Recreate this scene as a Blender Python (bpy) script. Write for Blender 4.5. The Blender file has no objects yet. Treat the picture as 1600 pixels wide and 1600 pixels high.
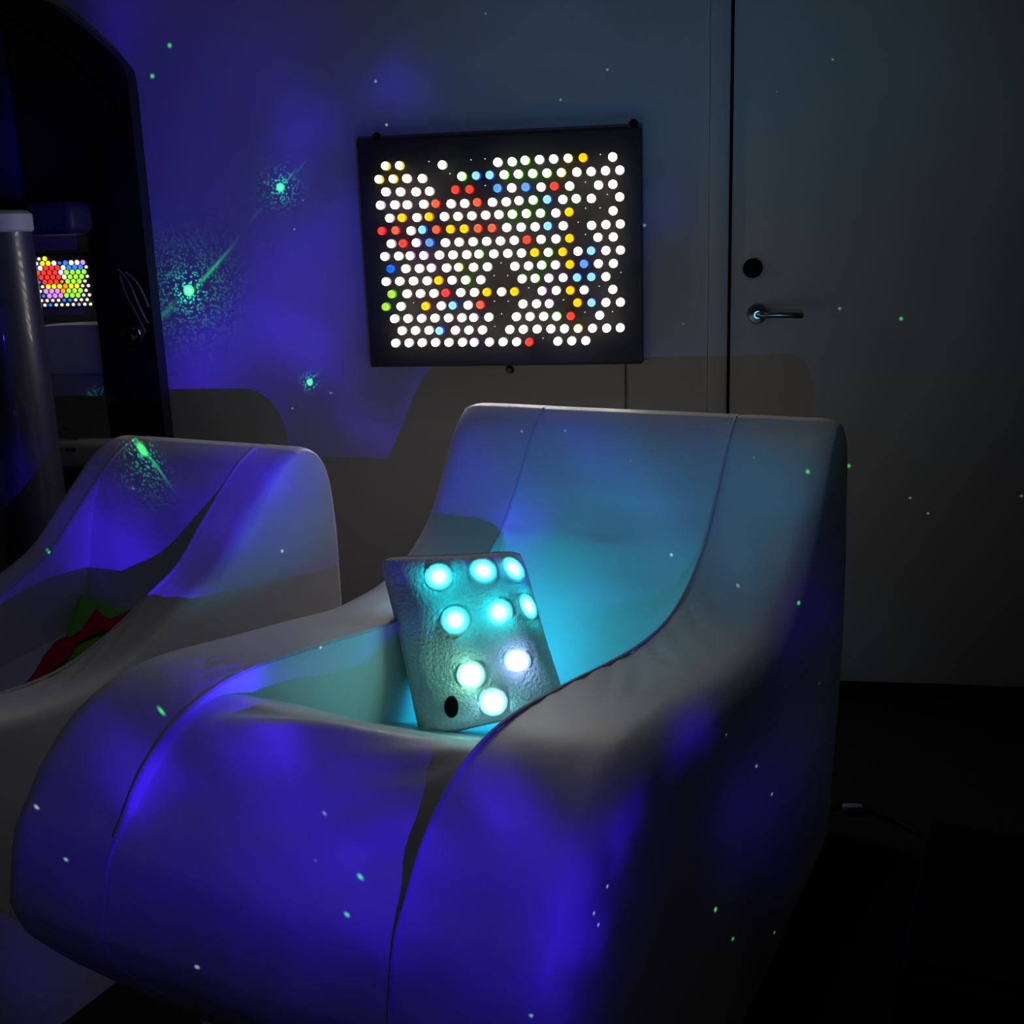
import bpy, bmesh, math, random
from mathutils import Vector, Matrix, noise
random.seed(7)
SC = bpy.context.scene
COL = SC.collection
PI = math.pi

# ------------------------------------------------------------------ helpers
def link(name, me, mats, parent=None):
    o = bpy.data.objects.new(name, me); COL.objects.link(o)
    for m in (mats if isinstance(mats, (list, tuple)) else [mats]): me.materials.append(m)
    if parent: o.parent = parent
    return o
def obj(name, bm, mats, parent=None, smooth=True, ang=40):
    me = bpy.data.meshes.new(name); bm.normal_update()
    for f in bm.faces: f.smooth = smooth
    if smooth:
        for e in bm.edges:
            if len(e.link_faces) == 2 and e.calc_face_angle(0) > math.radians(ang): e.smooth = False
    bm.to_mesh(me); bm.free()
    return link(name, me, mats, parent)
def thing(name, label, cat, loc=(0, 0, 0), rz=0, group=None):
    o = bpy.data.objects.new(name, None); COL.objects.link(o); o.empty_display_size = .05
    o.location = loc; o.rotation_euler = (0, 0, rz)
    return tag(o, label, cat, group)
def tag(o, label, cat, group=None):
    o['label'] = label; o['category'] = cat
    if group: o['group'] = group
    return o
def struct(o): o['kind'] = 'structure'; return o
def box(bm, c, s, rot=None, bevel=0, seg=2):
    r = bmesh.ops.create_cube(bm, size=1)
    vs = r['verts']
    bmesh.ops.scale(bm, vec=s, verts=vs)
    if bevel:
        es = list({e for v in vs for e in v.link_edges})
        rr = bmesh.ops.bevel(bm, geom=es, offset=bevel, segments=seg, affect='EDGES', profile=.5)
        vs = list({v for f in rr['faces'] for v in f.verts} | {v for v in vs if v.is_valid})
    if rot: bmesh.ops.transform(bm, matrix=rot, verts=vs)
    bmesh.ops.translate(bm, vec=c, verts=vs)
def catmull(pts, n=6, closed=False):
    out = []; N = len(pts)
    rng = range(N if closed else N - 1)
    for i in rng:
        g = (lambda k: pts[k % N]) if closed else (lambda k: pts[max(0, min(N - 1, k))])
        p0, p1, p2, p3 = [Vector(g(k)) for k in (i - 1, i, i + 1, i + 2)]
        for j in range(n):
            t = j / n
            out.append(.5 * ((2 * p1) + (p2 - p0) * t + (2 * p0 - 5 * p1 + 4 * p2 - p3) * t * t + (3 * p1 - p0 - 3 * p2 + p3) * t ** 3))
    if not closed: out.append(Vector(pts[-1]))
    return out
def tube(bm, pts, r, seg=8, caps=True):
    rings = []; pts = [Vector(p) for p in pts]; up = None
    for i, p in enumerate(pts):
        t = (pts[min(i + 1, len(pts) - 1)] - pts[max(i - 1, 0)]).normalized()
        if up is None: up = t.orthogonal().normalized()
        a = (up - t * up.dot(t)).normalized(); b = t.cross(a); up = a
        rr = r(i / (len(pts) - 1)) if callable(r) else r
        rings.append([bm.verts.new(p + (a * math.cos(2 * PI * k / seg) + b * math.sin(2 * PI * k / seg)) * rr) for k in range(seg)])
    for A, B in zip(rings, rings[1:]):
        for k in range(seg): bm.faces.new((A[k], A[(k + 1) % seg], B[(k + 1) % seg], B[k]))
    if caps: bm.faces.new(rings[0][::-1]); bm.faces.new(rings[-1])
def lathe(bm, prof, seg=32, mat=None):
    rings = []
    for r, z in prof:
        if r < 1e-6: rings.append([bm.verts.new((0, 0, z))])
        else: rings.append([bm.verts.new((r * math.cos(2 * PI * k / seg), r * math.sin(2 * PI * k / seg), z)) for k in range(seg)])
    allv = [v for R in rings for v in R]
    for A, B in zip(rings, rings[1:]):
        for k in range(seg):
            a, b = A[k % len(A)], A[(k + 1) % len(A)]; c, d = B[(k + 1) % len(B)], B[k % len(B)]
            f = [a, b, c, d]; g = []
            for v in f:
                if v not in g: g.append(v)
            if len(g) > 2: bm.faces.new(g)
    if mat is not None: bmesh.ops.transform(bm, matrix=mat, verts=allv)
def rrect(w, h, r, n=5):
    P = []
    for cx, cy, a0 in ((w / 2 - r, h / 2 - r, 0), (-w / 2 + r, h / 2 - r, 90), (-w / 2 + r, -h / 2 + r, 180), (w / 2 - r, -h / 2 + r, 270)):
        for k in range(n + 1):
            a = math.radians(a0 + 90 * k / n); P.append((cx + r * math.cos(a), cy + r * math.sin(a)))
    return P
def prism(bm, poly, y0, y1):
    # polygon in (x,z), extruded along y
    A = [bm.verts.new((x, y0, z)) for x, z in poly]; B = [bm.verts.new((x, y1, z)) for x, z in poly]
    n = len(poly)
    bm.faces.new(A); bm.faces.new(B[::-1])
    for i in range(n): bm.faces.new((A[(i + 1) % n], A[i], B[i], B[(i + 1) % n]))
def tri(bm): bmesh.ops.triangulate(bm, faces=[f for f in bm.faces if len(f.verts) > 4])

# ------------------------------------------------------------------ materials
def mat(name, col, rough=.6, spec=.5, metal=0, emit=None, es=0, bump=None, noise_col=None, coat=0, sheen=0, trans=0):
    m = bpy.data.materials.new(name); m.use_nodes = True
    nt = m.node_tree; b = nt.nodes['Principled BSDF']
    b.inputs['Base Color'].default_value = (*col, 1); b.inputs['Roughness'].default_value = rough
    b.inputs['Specular IOR Level'].default_value = spec; b.inputs['Metallic'].default_value = metal
    b.inputs['Coat Weight'].default_value = coat; b.inputs['Sheen Weight'].default_value = sheen
    if emit: b.inputs['Emission Color'].default_value = (*emit, 1); b.inputs['Emission Strength'].default_value = es
    tc = nt.nodes.new('ShaderNodeTexCoord')
    if noise_col:
        sc, amt = noise_col
        nz = nt.nodes.new('ShaderNodeTexNoise'); nz.inputs['Scale'].default_value = sc; nz.inputs['Detail'].default_value = 4
        mx = nt.nodes.new('ShaderNodeMix'); mx.data_type = 'RGBA'
        mx.inputs[6].default_value = (*[c * (1 - amt) for c in col], 1); mx.inputs[7].default_value = (*[min(1, c * (1 + amt)) for c in col], 1)
        nt.links.new(tc.outputs['Object'], nz.inputs['Vector']); nt.links.new(nz.outputs['Fac'], mx.inputs[0]); nt.links.new(mx.outputs[2], b.inputs['Base Color'])
    if bump:
        sc, st, dist = bump[:3]; strech = bump[3] if len(bump) > 3 else (1, 1, 1)
        mp = nt.nodes.new('ShaderNodeMapping'); mp.inputs['Scale'].default_value = strech
        nz = nt.nodes.new('ShaderNodeTexNoise'); nz.inputs['Scale'].default_value = sc; nz.inputs['Detail'].default_value = 5
        bp = nt.nodes.new('ShaderNodeBump'); bp.inputs['Strength'].default_value = st; bp.inputs['Distance'].default_value = dist
        nt.links.new(tc.outputs['Object'], mp.inputs['Vector']); nt.links.new(mp.outputs[0], nz.inputs['Vector'])
        nt.links.new(nz.outputs['Fac'], bp.inputs['Height']); nt.links.new(bp.outputs[0], b.inputs['Normal'])
    return m
M = dict(
    wall=mat('painted_wall', (.62, .60, .58), .75, .2, bump=(140, .12, .002), noise_col=(3, .03)),
    door=mat('painted_door', (.58, .57, .56), .6, .3, bump=(220, .1, .001), noise_col=(2, .03)),
    floor=mat('dark_carpet', (.018, .018, .018), .95, .05, bump=(400, .5, .004), noise_col=(60, .3)),
    ceil=mat('ceiling_paint', (.25, .25, .26), .9, .1, bump=(60, .1, .002)),
    black=mat('black_plastic', (.006, .006, .008), .35, .4, bump=(90, .05, .001)),
    gap=mat('black_gap', (.002, .002, .002), .9, .05),
    matte=mat('matte_black', (.004, .004, .005), .7, .15, bump=(120, .1, .001)),
    navy=mat('navy_acrylic', (.02, .02, .12), .5, .2, bump=(4, .05, .01)),
    chrome=mat('dark_chrome', (.35, .35, .36), .18, .5, metal=1, bump=(30, .02, .001)),
    vinyl=mat('white_vinyl', (.74, .73, .72), .42, .35, bump=(9, .25, .012, (1, .45, 1)), noise_col=(5, .03)),
    piping=mat('white_piping', (.60, .58, .57), .5, .3, noise_col=(50, .1)),
    backing=mat('grey_backing_board', (.18, .17, .17), .7, .2, noise_col=(6, .1)),
    boardface=mat('black_peg_sheet', (.06, .056, .052), .55, .35, bump=(60, .1, .001)),
    plush=mat('white_plush', (.62, .68, .68), .95, .1, sheen=.4, bump=(170, .9, .006, (1, .35, 1)), noise_col=(90, .12)),
    dot=mat('black_felt', (.004, .004, .006), .9, .1, bump=(200, .3, .001)),
    tube=mat('milky_acrylic', (.06, .055, .10), .35, .5, coat=.3, noise_col=(3, .05)),
    cap=mat('white_cap', (.6, .58, .64), .5, .4, noise_col=(8, .05)),
    plinth=mat('white_plinth', (.35, .35, .36), .4, .5, noise_col=(5, .05)),
    green=mat('green_felt', (.17, .60, .02), .85, .1, bump=(150, .3, .003), noise_col=(20, .12)),
    red=mat('red_felt', (.55, .008, .012), .85, .1, bump=(150, .3, .003), noise_col=(20, .12)),
    strand=mat('grey_strand', (.22, .2, .19), .4, .5, noise_col=(30, .1)),
    label=mat('white_plug', (.2, .2, .22), .5, .4, noise_col=(40, .1)),
)
WH = (1, .96, .9)
PEG = {  # code: (tip emission, tip strength, side emission, side strength, word)
    'W': (WH, 19, (1, .85, .72), .5), 'w': (WH, 15, (1, .8, .9), .4), 'g': ((.95, 1, .85), 15, (.25, .9, .05), .9),
    'p': ((.97, .9, 1), 15, (.7, .35, .9), .5), 'y': ((1, 1, .62), 2.4, (.9, .75, .05), .6),
    'Y': ((1, .62, .0), 1.15, (.9, .35, .0), .5), 'R': ((.95, .055, .03), 1.05, (.8, .0, .01), .35),
    'O': ((1, .13, .05), 1.0, (.8, .01, .01), .35), 'B': ((.12, .36, 1), 1.0, (.02, .08, .9), .45),
    'C': ((.28, .7, 1), 1.15, (.02, .1, .9), .5), 'D': ((.0, .17, 1), .9, (.0, .05, .8), .4), 'G': ((.45, .85, .06), .95, (.15, .6, .0), .45)}
PNAME = dict(W='white', w='white', g='green-tinged white', p='lilac-tinged white', y='pale yellow', Y='yellow', R='red', O='orange-red', B='blue', C='pale blue', D='deep blue', G='lime green')
def peg_mat(tip, st, tag_):
    return mat('glow_' + tag_, tuple(min(.6, c * .6 + .02) for c in tip), .4, .3, emit=tip, es=st, noise_col=(20, .05))
PM = {k: (peg_mat(v[0], v[1], PNAME[k].replace(' ', '_') + '_tip'), peg_mat(v[2], v[3], PNAME[k].replace(' ', '_') + '_side')) for k, v in PEG.items()}

# ------------------------------------------------------------------ camera
PSI, PIT, ROL, CH = .17818, .24368, -.033226, 1.309
Fv = Vector((-math.sin(PSI) * math.cos(PIT), math.cos(PSI) * math.cos(PIT), -math.sin(PIT)))
rt = Vector((math.cos(PSI), math.sin(PSI), 0)); up = rt.cross(Fv)
Xv = rt * math.cos(ROL) + up * math.sin(ROL); Uv = -rt * math.sin(ROL) + up * math.cos(ROL)
cam = bpy.data.cameras.new('camera'); co = bpy.data.objects.new('camera', cam); COL.objects.link(co)
cam.sensor_width = 36; cam.lens = 1800 / 1600 * 36; cam.clip_start = .02
mw = Matrix((Xv, Uv, -Fv)).transposed().to_4x4(); mw.translation = (0, 0, CH); co.matrix_world = mw
SC.camera = co
def ray(px, py): return Fv + Xv * (px - 800) / 1800 - Uv * (py - 800) / 1800
def onY(px, py, y): d = ray(px, py); return Vector((0, 0, CH)) + d * (y / d.y)
def onZ(px, py, z): d = ray(px, py); return Vector((0, 0, CH)) + d * ((z - CH) / d.z)
WY = 3.2

# ------------------------------------------------------------------ the setting
bm = bmesh.new(); box(bm, (.4, 1.2, -.05), (6.4, 6.4, .1)); struct(obj('floor', bm, M['floor'], smooth=False))
bm = bmesh.new(); box(bm, (.4, 1.2, 2.75), (6.4, 6.4, .1)); struct(obj('ceiling', bm, M['ceil'], smooth=False))
DX0 = .034
bm = bmesh.new()
box(bm, ((-2.8 - .02) / 2, WY + .06, 1.35), (2.78, .12, 2.7))
struct(obj('wall_back', bm, M['wall'], smooth=False))
bm = bmesh.new(); box(bm, (1.4 + .9, WY + .06, 1.35), (1.9, .12, 2.7)); box(bm, (.69, WY + .06, 2.5), (1.32, .12, .4)); struct(obj('wall_back', bm, M['wall'], smooth=False)); 
bm = bmesh.new(); box(bm, (-2.86, 1.2, 1.35), (.12, 4.2, 2.7)); struct(obj('wall_left', bm, M['wall'], smooth=False))
# door with its left jamb
bm = bmesh.new(); box(bm, (.007, WY + .05, 1.15), (.052, .12, 2.3), bevel=.003); struct(obj('trim_1', bm, M['door']))
bm = bmesh.new(); box(bm, (.037, WY + .06, 1.15), (.010, .06, 2.3)); struct(obj('trim_2', bm, M['gap'], smooth=False))
bm = bmesh.new(); box(bm, (.041 + .65, WY + .045, 1.155), (1.30, .09, 2.29), bevel=.003); door = struct(obj('door_1', bm, M['door']))
bm = bmesh.new()
hp = onY(1183, 490, WY); RX = Matrix.Rotation(PI / 2, 4, 'X')
lathe(bm, [(0, 0), (.027, 0), (.027, .006), (.024, .010), (.012, .012), (.010, .045), (0, .045)], 28, Matrix.Translation(hp) @ RX)
obj('handle_rose', bm, M['chrome'], door)
bm = bmesh.new()
tube(bm, catmull([(hp.x, hp.y - .040, hp.z), (hp.x + .012, hp.y - .052, hp.z), (hp.x + .035, hp.y - .055, hp.z), (hp.x + .08, hp.y - .055, hp.z - .001), (hp.x + .108, hp.y - .052, hp.z - .003), (hp.x + .112, hp.y - .045, hp.z - .003)], 5), .0085, 12)
obj('door_handle', bm, M['chrome'], door)
bm = bmesh.new(); kp = onY(1176, 419, WY)
lathe(bm, [(0, 0), (.026, 0), (.026, .006), (.022, .008), (0, .008)], 28, Matrix.Translation(kp) @ RX); obj('lock_cover', bm, M['matte'], door)
bm = bmesh.new(); box(bm, (-1.4, WY - .008, .035), (2.8, .016, .07), bevel=.003); struct(obj('baseboard_back', bm, M['matte']))

# ------------------------------------------------------------------ lounge chairs
def inset(poly, d):
    n = len(poly); out = []; D = d
    for i in range(n):
        z = poly[i].y; hi = min(1, max(0, (z - .70) / .16)); lo = min(1, max(0, (z - .002) / .12))
        d = D * (1 - .65 * hi) * lo
        t = (poly[(i + 1) % n] - poly[i - 1]).normalized()
        out.append(poly[i] + Vector((-t.y, t.x)) * -d)   # poly runs clockwise seen with u right, z up: inside is to the right
    return out
def slab(w0, w1, top, front, back, r_in, r_out, inner_side, folds, seed, parent, name):
    """side slab of the chair between w0 and w1, profile in (u,z)"""
    poly = profile(top, front, back)
    L = []  # (w, inset)
    def layers(wf, r, sgn):
        return [(wf + sgn * r * (1 - math.cos(a)), r * (1 - math.sin(a))) for a in [PI / 2 * k / 5 for k in range(6)]]
    ra, rb = (r_out, r_in) if inner_side > 0 else (r_in, r_out)
    A = layers(w0, ra, 1); B = layers(w1, rb, -1)[::-1]
    n = 14; mid = [(A[-1][0] + (B[0][0] - A[-1][0]) * k / n, 0) for k in range(1, n)]
    L = A + mid + B
    bm = bmesh.new(); rings = []
    win = w1 if inner_side > 0 else w0; span = w1 - w0
    for w, d in L:
        P = inset(poly, d); R = []
        dist = abs(w - win) / span
        for i, p in enumerate(P):
            q = Vector(p)
            # folds of the cover across the arm near the inner seam
            if p.y > .3:
                for (uc, uw, am) in folds:
                    k = math.exp(-((p.x - uc) / uw) ** 2) * math.exp(-((dist - .22) / .25) ** 2)
                    s = math.sin((p.x + .25 * dist) * 120 + seed) + .6 * math.sin((p.x - .3 * dist) * 71 + 2 * seed)
                    q.y += am * k * s
                q.y += .004 * noise.noise(Vector((p.x * 6, w * 7, seed)))
            R.append(bm.verts.new((w, -q.x, q.y)))
        rings.append(R)
    N = len(poly)
    for A_, B_ in zip(rings, rings[1:]):
        for i in range(N): bm.faces.new((A_[i], A_[(i + 1) % N], B_[(i + 1) % N], B_[i]))
    bm.faces.new(rings[0][::-1]); bm.faces.new(rings[-1]); 
    bmesh.ops.recalc_face_normals(bm, faces=bm.faces); tri(bm)
    return obj(name, bm, M['vinyl'], parent, ang=60)
def profile(top, front, back):
    a = catmull([Vector(p) for p in top], 6)[:-1]
    b = catmull([Vector(p) for p in front], 6)
    c = catmull([Vector(p) for p in back], 6)
    poly = a + b + c
    out = []
    for p in poly:
        p = Vector((p[0], p[1]))
        if not out or (p - out[-1]).length > .003: out.append(p)
    if (out[0] - out[-1]).length < .003: out.pop()
    # front foot, floor and back foot: a few points along the floor
    return out
def lounge(label, loc, ang, ws, top_arm, top_seat, front, back, fold_l, fold_r, r_out, seed):
    t = thing('lounge_chair', label, 'chair', loc, -math.radians(ang), 'white foam lounge chairs')
    wl, wli, wri, wr = ws
    sl = slab(wl, wli, top_arm, front, back, .003, r_out, 1, fold_l, seed, t, 'side_panel')
    sr = slab(wri, wr, top_arm, front, back, .005, r_out, -1, fold_r, seed + 1.7, t, 'side_panel')
    # middle: backrest and seat in one upholstered surface
    poly = profile(top_seat, front, back); N = len(poly); bm = bmesh.new(); rings = []; nw = 36
    for j in range(nw + 1):
        s = j / nw; w = wli + (wri - wli) * s; R = []
        for p in poly:
            q = Vector(p); e = min(s, 1 - s)
            if p.x > .7 and p.y > .25:
                k = math.exp(-((p.x - 1.1) / .22) ** 2) * (1 - math.exp(-e / .06))
                f = noise.noise(Vector((p.x * 8 + s * 1.2, s * 1.8, seed + 3))) + .45 * noise.noise(Vector((p.x * 19 + s * 3, s * 2.4, seed)))
                q.y += .019 * k * f; q.y += -.012 * k * math.sin(PI * s)
            elif p.x > .2 and p.y > .35:
                q.y += .012 * noise.noise(Vector((p.x * 5, s * 3, seed)))
            R.append(bm.verts.new((w, -q.x, q.y)))
        rings.append(R)
    for A_, B_ in zip(rings, rings[1:]):
        for i in range(N): bm.faces.new((A_[i], A_[(i + 1) % N], B_[(i + 1) % N], B_[i]))
    bm.faces.new(rings[0][::-1]); bm.faces.new(rings[-1])
    bmesh.ops.recalc_face_normals(bm, faces=bm.faces); tri(bm)
    obj('seat_and_backrest', bm, M['vinyl'], t, ang=60)
    # piping along both inner seams
    pa = profile(top_arm, front, back)
    path = [p for p in pa if p.x > -.04 and p.y > .3]
    path.sort(key=lambda p: pa.index(p))
    k = max(range(len(path)), key=lambda i: path[i].y if path[i].x < .1 else -1)
    path = path[0:]
    for w in (wli - .001, wri + .001):
        bm = bmesh.new(); tube(bm, [(w, -p.x, p.y + .0005) for p in path if p.x >= 0 and (w > -.2 and p.y > .3 or p.y > .56)], .0032, 6); obj('piping', bm, M['piping'], t)
    return t
ARM = [(0, .918), (.035, .893), (.07, .858), (.127, .79), (.167, .745), (.222, .695), (.301, .652), (.38, .628), (.459, .62), (.56, .624), (.667, .637), (.862, .668), (1.023, .689), (1.119, .687), (1.193, .667), (1.254, .627), (1.29, .585), (1.325, .535), (1.347, .44)]
SEAT = [(0, .918), (.035, .893), (.07, .858), (.127, .79), (.16, .745), (.205, .69), (.245, .62), (.29, .53), (.35, .45), (.45, .415), (.6, .432), (.73, .480), (.85, .540), (.95, .605), (1.05, .66), (1.11, .676), (1.17, .658), (1.215, .630), (1.252, .600), (1.29, .572), (1.325, .530), (1.347, .44)]
FRONT = [(1.347, .44), (1.332, .395), (1.30, .35), (1.235, .272), (1.15, .175), (1.06, .075), (.995, .012), (.975, .001), (.7, .0), (.4, .0), (.1, .0), (-.03, .001)]
BACK = [(-.03, .001), (-.075, .03), (-.115, .12), (-.155, .27), (-.178, .42), (-.178, .58), (-.16, .72), (-.13, .83), (-.085, .895), (-.04, .918), (0, .918)]
MAINC = Vector((-.147, 2.4059, 0))
main = lounge('large white lounge chair in front, a glowing pillow on its seat', MAINC, 17, (-.432, -.230, .199, .402), ARM, SEAT, FRONT, BACK,
              [(.95, .16, .0022), (.72, .1, .0015)], [(.75, .22, .0026), (.35, .1, .0015)], .045, 1.3)
LARM = [(0, .862), (.035, .85), (.07, .832), (.12, .795), (.19, .738), (.27, .672), (.35, .638), (.43, .606), (.5, .583), (.57, .568), (.65, .565), (.76, .577), (.9, .61), (1.0, .60), (1.09, .56), (1.15, .5), (1.175, .43)]
LSEAT = [(0, .862), (.035, .85), (.07, .832), (.12, .79), (.15, .72), (.175, .63), (.20, .55), (.25, .49), (.35, .47), (.5, .47), (.65, .475), (.8, .50), (.9, .55), (.97, .575), (1.06, .555), (1.13, .5), (1.172, .43)]
LFRONT = [(1.172, .43), (1.15, .37), (1.08, .27), (.99, .16), (.91, .06), (.86, .008), (.84, .001), (.6, 0), (.3, 0), (0, 0), (-.06, .001)]
LBACK = [(-.06, .001), (-.095, .04), (-.12, .2), (-.138, .4), (-.142, .6), (-.138, .70), (-.118, .79), (-.085, .838), (-.04, .861), (0, .862)]
g17 = math.radians(17)
LC = Vector((-.8586 - .012, 2.2854, 0)) 
left = lounge('smaller white lounge chair at the left with a red and green cloth on its seat', LC, 17, (-.54, -.455, -.108, 0), LARM, LSEAT, LFRONT, LBACK,
              [(.6, .2, .002)], [(.5, .2, .002)], .03, 5.1)

# ------------------------------------------------------------------ pillow with lights
W17 = Vector((math.cos(g17), -math.sin(g17), 0)); F17 = Vector((-math.sin(g17), -math.cos(g17), 0))
def onU(px, py, u, c=MAINC):
    d = ray(px, py); o = Vector((0, 0, CH)); t = ((c + F17 * u - o).dot(F17)) / d.dot(F17); return o + d * t
TL, TR, BL, BR = onU(592, 868, .60), onU(820, 857, .44), onU(657, 1158, .67), onU(895, 1110, .56)
pc = (TL + TR + BL + BR) / 4
pn = (TR - TL).cross(BL - TL).normalized()
if pn.y > 0: pn = -pn
pil = thing('pillow', 'white plush pillow with glowing teal light spots and a black dot, on the large chair', 'pillow', pc)
def psurf(s, t, side):
    # s,t in -1..1 ; corners pointed, edges drawn in
    e = 1 - .045 * (1 - t * t) * abs(s) ** 3; f = 1 - .05 * (1 - s * s) * abs(t) ** 3
    cr = 1 - .055 * (abs(s) * abs(t)) ** 6
    a, b = (s * e * cr + 1) / 2, (t * f * cr + 1) / 2
    p = TL * (1 - a) * (1 - b) + TR * a * (1 - b) + BL * (1 - a) * b + BR * a * b
    th = .074 * ((1 - s ** 6) * (1 - t ** 6)) ** .42 * (1 + .25 * noise.noise(Vector((s * 1.5, t * 1.5, side))))
    bend = -.035 * max(0, s) ** 2
    return p + pn * (th * side + bend) - pc
bm = bmesh.new(); n = 48; G = {}
for sd in (1, -1):
    for i in range(n + 1):
        for j in range(n + 1):
            ed = i in (0, n) or j in (0, n)
            if ed and sd == -1: G[sd, i, j] = G[1, i, j]; continue
            G[sd, i, j] = bm.verts.new(psurf(math.sin((i / n - .5) * PI), math.sin((j / n - .5) * PI), sd))
    for i in range(n):
        for j in range(n):
            q = [G[sd, i, j], G[sd, i + 1, j], G[sd, i + 1, j + 1], G[sd, i, j + 1]]
            bm.faces.new(q if sd == 1 else q[::-1])
bmesh.ops.recalc_face_normals(bm, faces=bm.faces)
obj('cushion_cover', bm, M['plush'], pil, ang=80)
bm = bmesh.new(); edge = [psurf(math.cos(a) / max(abs(math.cos(a)), abs(math.sin(a))), math.sin(a) / max(abs(math.cos(a)), abs(math.sin(a))), 0) for a in [2 * PI * k / 120 for k in range(121)]]
tube(bm, edge, .003, 6); obj('seam', bm, M['plush'], pil)
def hit(px, py):
    """where the ray through a pixel meets the pillow front"""
    o = Vector((0, 0, CH)); d = ray(px, py); best = None
    for i in range(61):
        for j in range(61):
            s, t = i / 30 - 1, j / 30 - 1; p = psurf(s, t, 1) + pc
            v = p - o; k = (v - d * v.dot(d) / d.length_squared).length
            if best is None or k < best[0]: best = (k, s, t, p)
    k, s, t, p = best; h = .02
    du = psurf(min(s + h, .99), t, 1) - psurf(max(s - h, -.99), t, 1); dv = psurf(s, min(t + h, .99), 1) - psurf(s, max(t - h, -.99), 1)
    nn = du.cross(dv).normalized()
    if nn.dot(d) > 0: nn = -nn
    return p, nn
def disc(bm, p, nn, r, h, rx=1, ry=1):
    q = nn.to_track_quat('Z', 'Y').to_matrix().to_4x4()
    lathe(bm, [(r, -.002), (r * .9, h * .5), (r * .55, h * .9), (0, h)], 20, Matrix.Translation(p) @ q @ Matrix.Diagonal((rx, ry, 1, 1)))
CY = (.0, .85, .72)
LEDS = [(687, 903, CY, 1.), (755, 893, CY, .8), (803, 887, CY, .8), (711, 968, CY, 1.), (778, 956, CY, .9), (826, 946, CY, .7), (737, 1053, (.35, 1, .62), .8),
        (806, 1034, (.38, .5, 1), .8), (864, 1040, CY, .6), (771, 1098, (.3, .85, 1), .8)]
def lamp(name, loc, col, e, r=.004, kind='POINT'):
    l = bpy.data.lights.new(name, kind); l.color = col; l.energy = e; l.shadow_soft_size = r
    o = bpy.data.objects.new(name, l); o.location = loc; COL.objects.link(o); return o
def led_spot(p, nn, col, r):
    # a lamp shining through the plush: brightest in the middle, fading to the rim
    m = mat('led_glow', (.62, .68, .68), .9, .1, emit=tuple(.25 + .75 * v for v in col), es=4, bump=(170, .6, .004)); nt = m.node_tree; b = nt.nodes['Principled BSDF']
    at = nt.nodes.new('ShaderNodeAttribute'); at.attribute_name = 'glow'
    pw = nt.nodes.new('ShaderNodeMath'); pw.operation = 'POWER'; pw.inputs[1].default_value = 2.2; nt.links.new(at.outputs['Fac'], pw.inputs[0])
    ml = nt.nodes.new('ShaderNodeMath'); ml.operation = 'MULTIPLY'; ml.inputs[1].default_value = 9; nt.links.new(pw.outputs[0], ml.inputs[0]); nt.links.new(ml.outputs[0], b.inputs['Emission Strength'])
    bm = bmesh.new(); q = nn.to_track_quat('Z', 'Y').to_matrix().to_4x4(); T = Matrix.Translation(p) @ q
    prof = [(r, -.001)] + [(r * (1 - k / 8), .0013 * (1 - (1 - k / 8) ** 2)) for k in range(9)]
    lathe(bm, prof, 24, T); Ti = T.inverted(); me_g = [max(0, 1 - (Ti @ v.co).xy.length / r) for v in bm.verts]
    o = obj('light_spot', bm, m, pil, ang=180)
    a = o.data.color_attributes.new('glow', 'FLOAT_COLOR', 'POINT')
    for i, g in enumerate(me_g): a.data[i].color = (g, g, g, 1)
for (x, y, c, k) in LEDS:
    p, nn = hit(x, y)
    led_spot(p - pc, nn, c, .027)
    lamp('led', p + nn * .017, (0, .76, .82) if c is CY else c, .10 * k)
p, nn = hit(704, 1105); bm = bmesh.new(); disc(bm, p - pc, nn, .0165, .003, .8, 1.15)
o = obj('dot_patch', bm, M['dot'], pil); o['label'] = 'round black dot'
# lights on the back of the pillow
for s, t in ((-.4, -.5), (.45, -.5), (.45, .1), (-.4, .1), (.5, .6)):
    p = psurf(s, t, -1) + pc
    led_spot(p - pc, -pn, (0, .8, 1), .024)
    lamp('led', p - pn * .03, (.0, .56, .95), .18, .01)

# ------------------------------------------------------------------ red and green cloth toy on the left chair
def lu(u, w): return LC + F17 * u + W17 * w
def blob(bm, outline, z, th, tilt=0):
    c = Vector((sum(p[0] for p in outline) / len(outline), sum(p[1] for p in outline) / len(outline)))
    P = [Vector(p) for p in outline]; N = len(P); rings = []
    for k, (sc, h) in enumerate([(1, 0), (1, .5), (.94, .85), (.8, 1), (.4, 1.03)]):
        rings.append([bm.verts.new((c.x + (p.x - c.x) * sc, c.y + (p.y - c.y) * sc, z(c + (p - c) * sc) + th * h)) for p in P])
    for A, B in zip(rings, rings[1:]):
        for i in range(N): bm.faces.new((A[i], A[(i + 1) % N], B[(i + 1) % N], B[i]))
    bm.faces.new(rings[0][::-1]); bm.faces.new(rings[-1]); tri(bm); bmesh.ops.recalc_face_normals(bm, faces=bm.faces)

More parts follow.
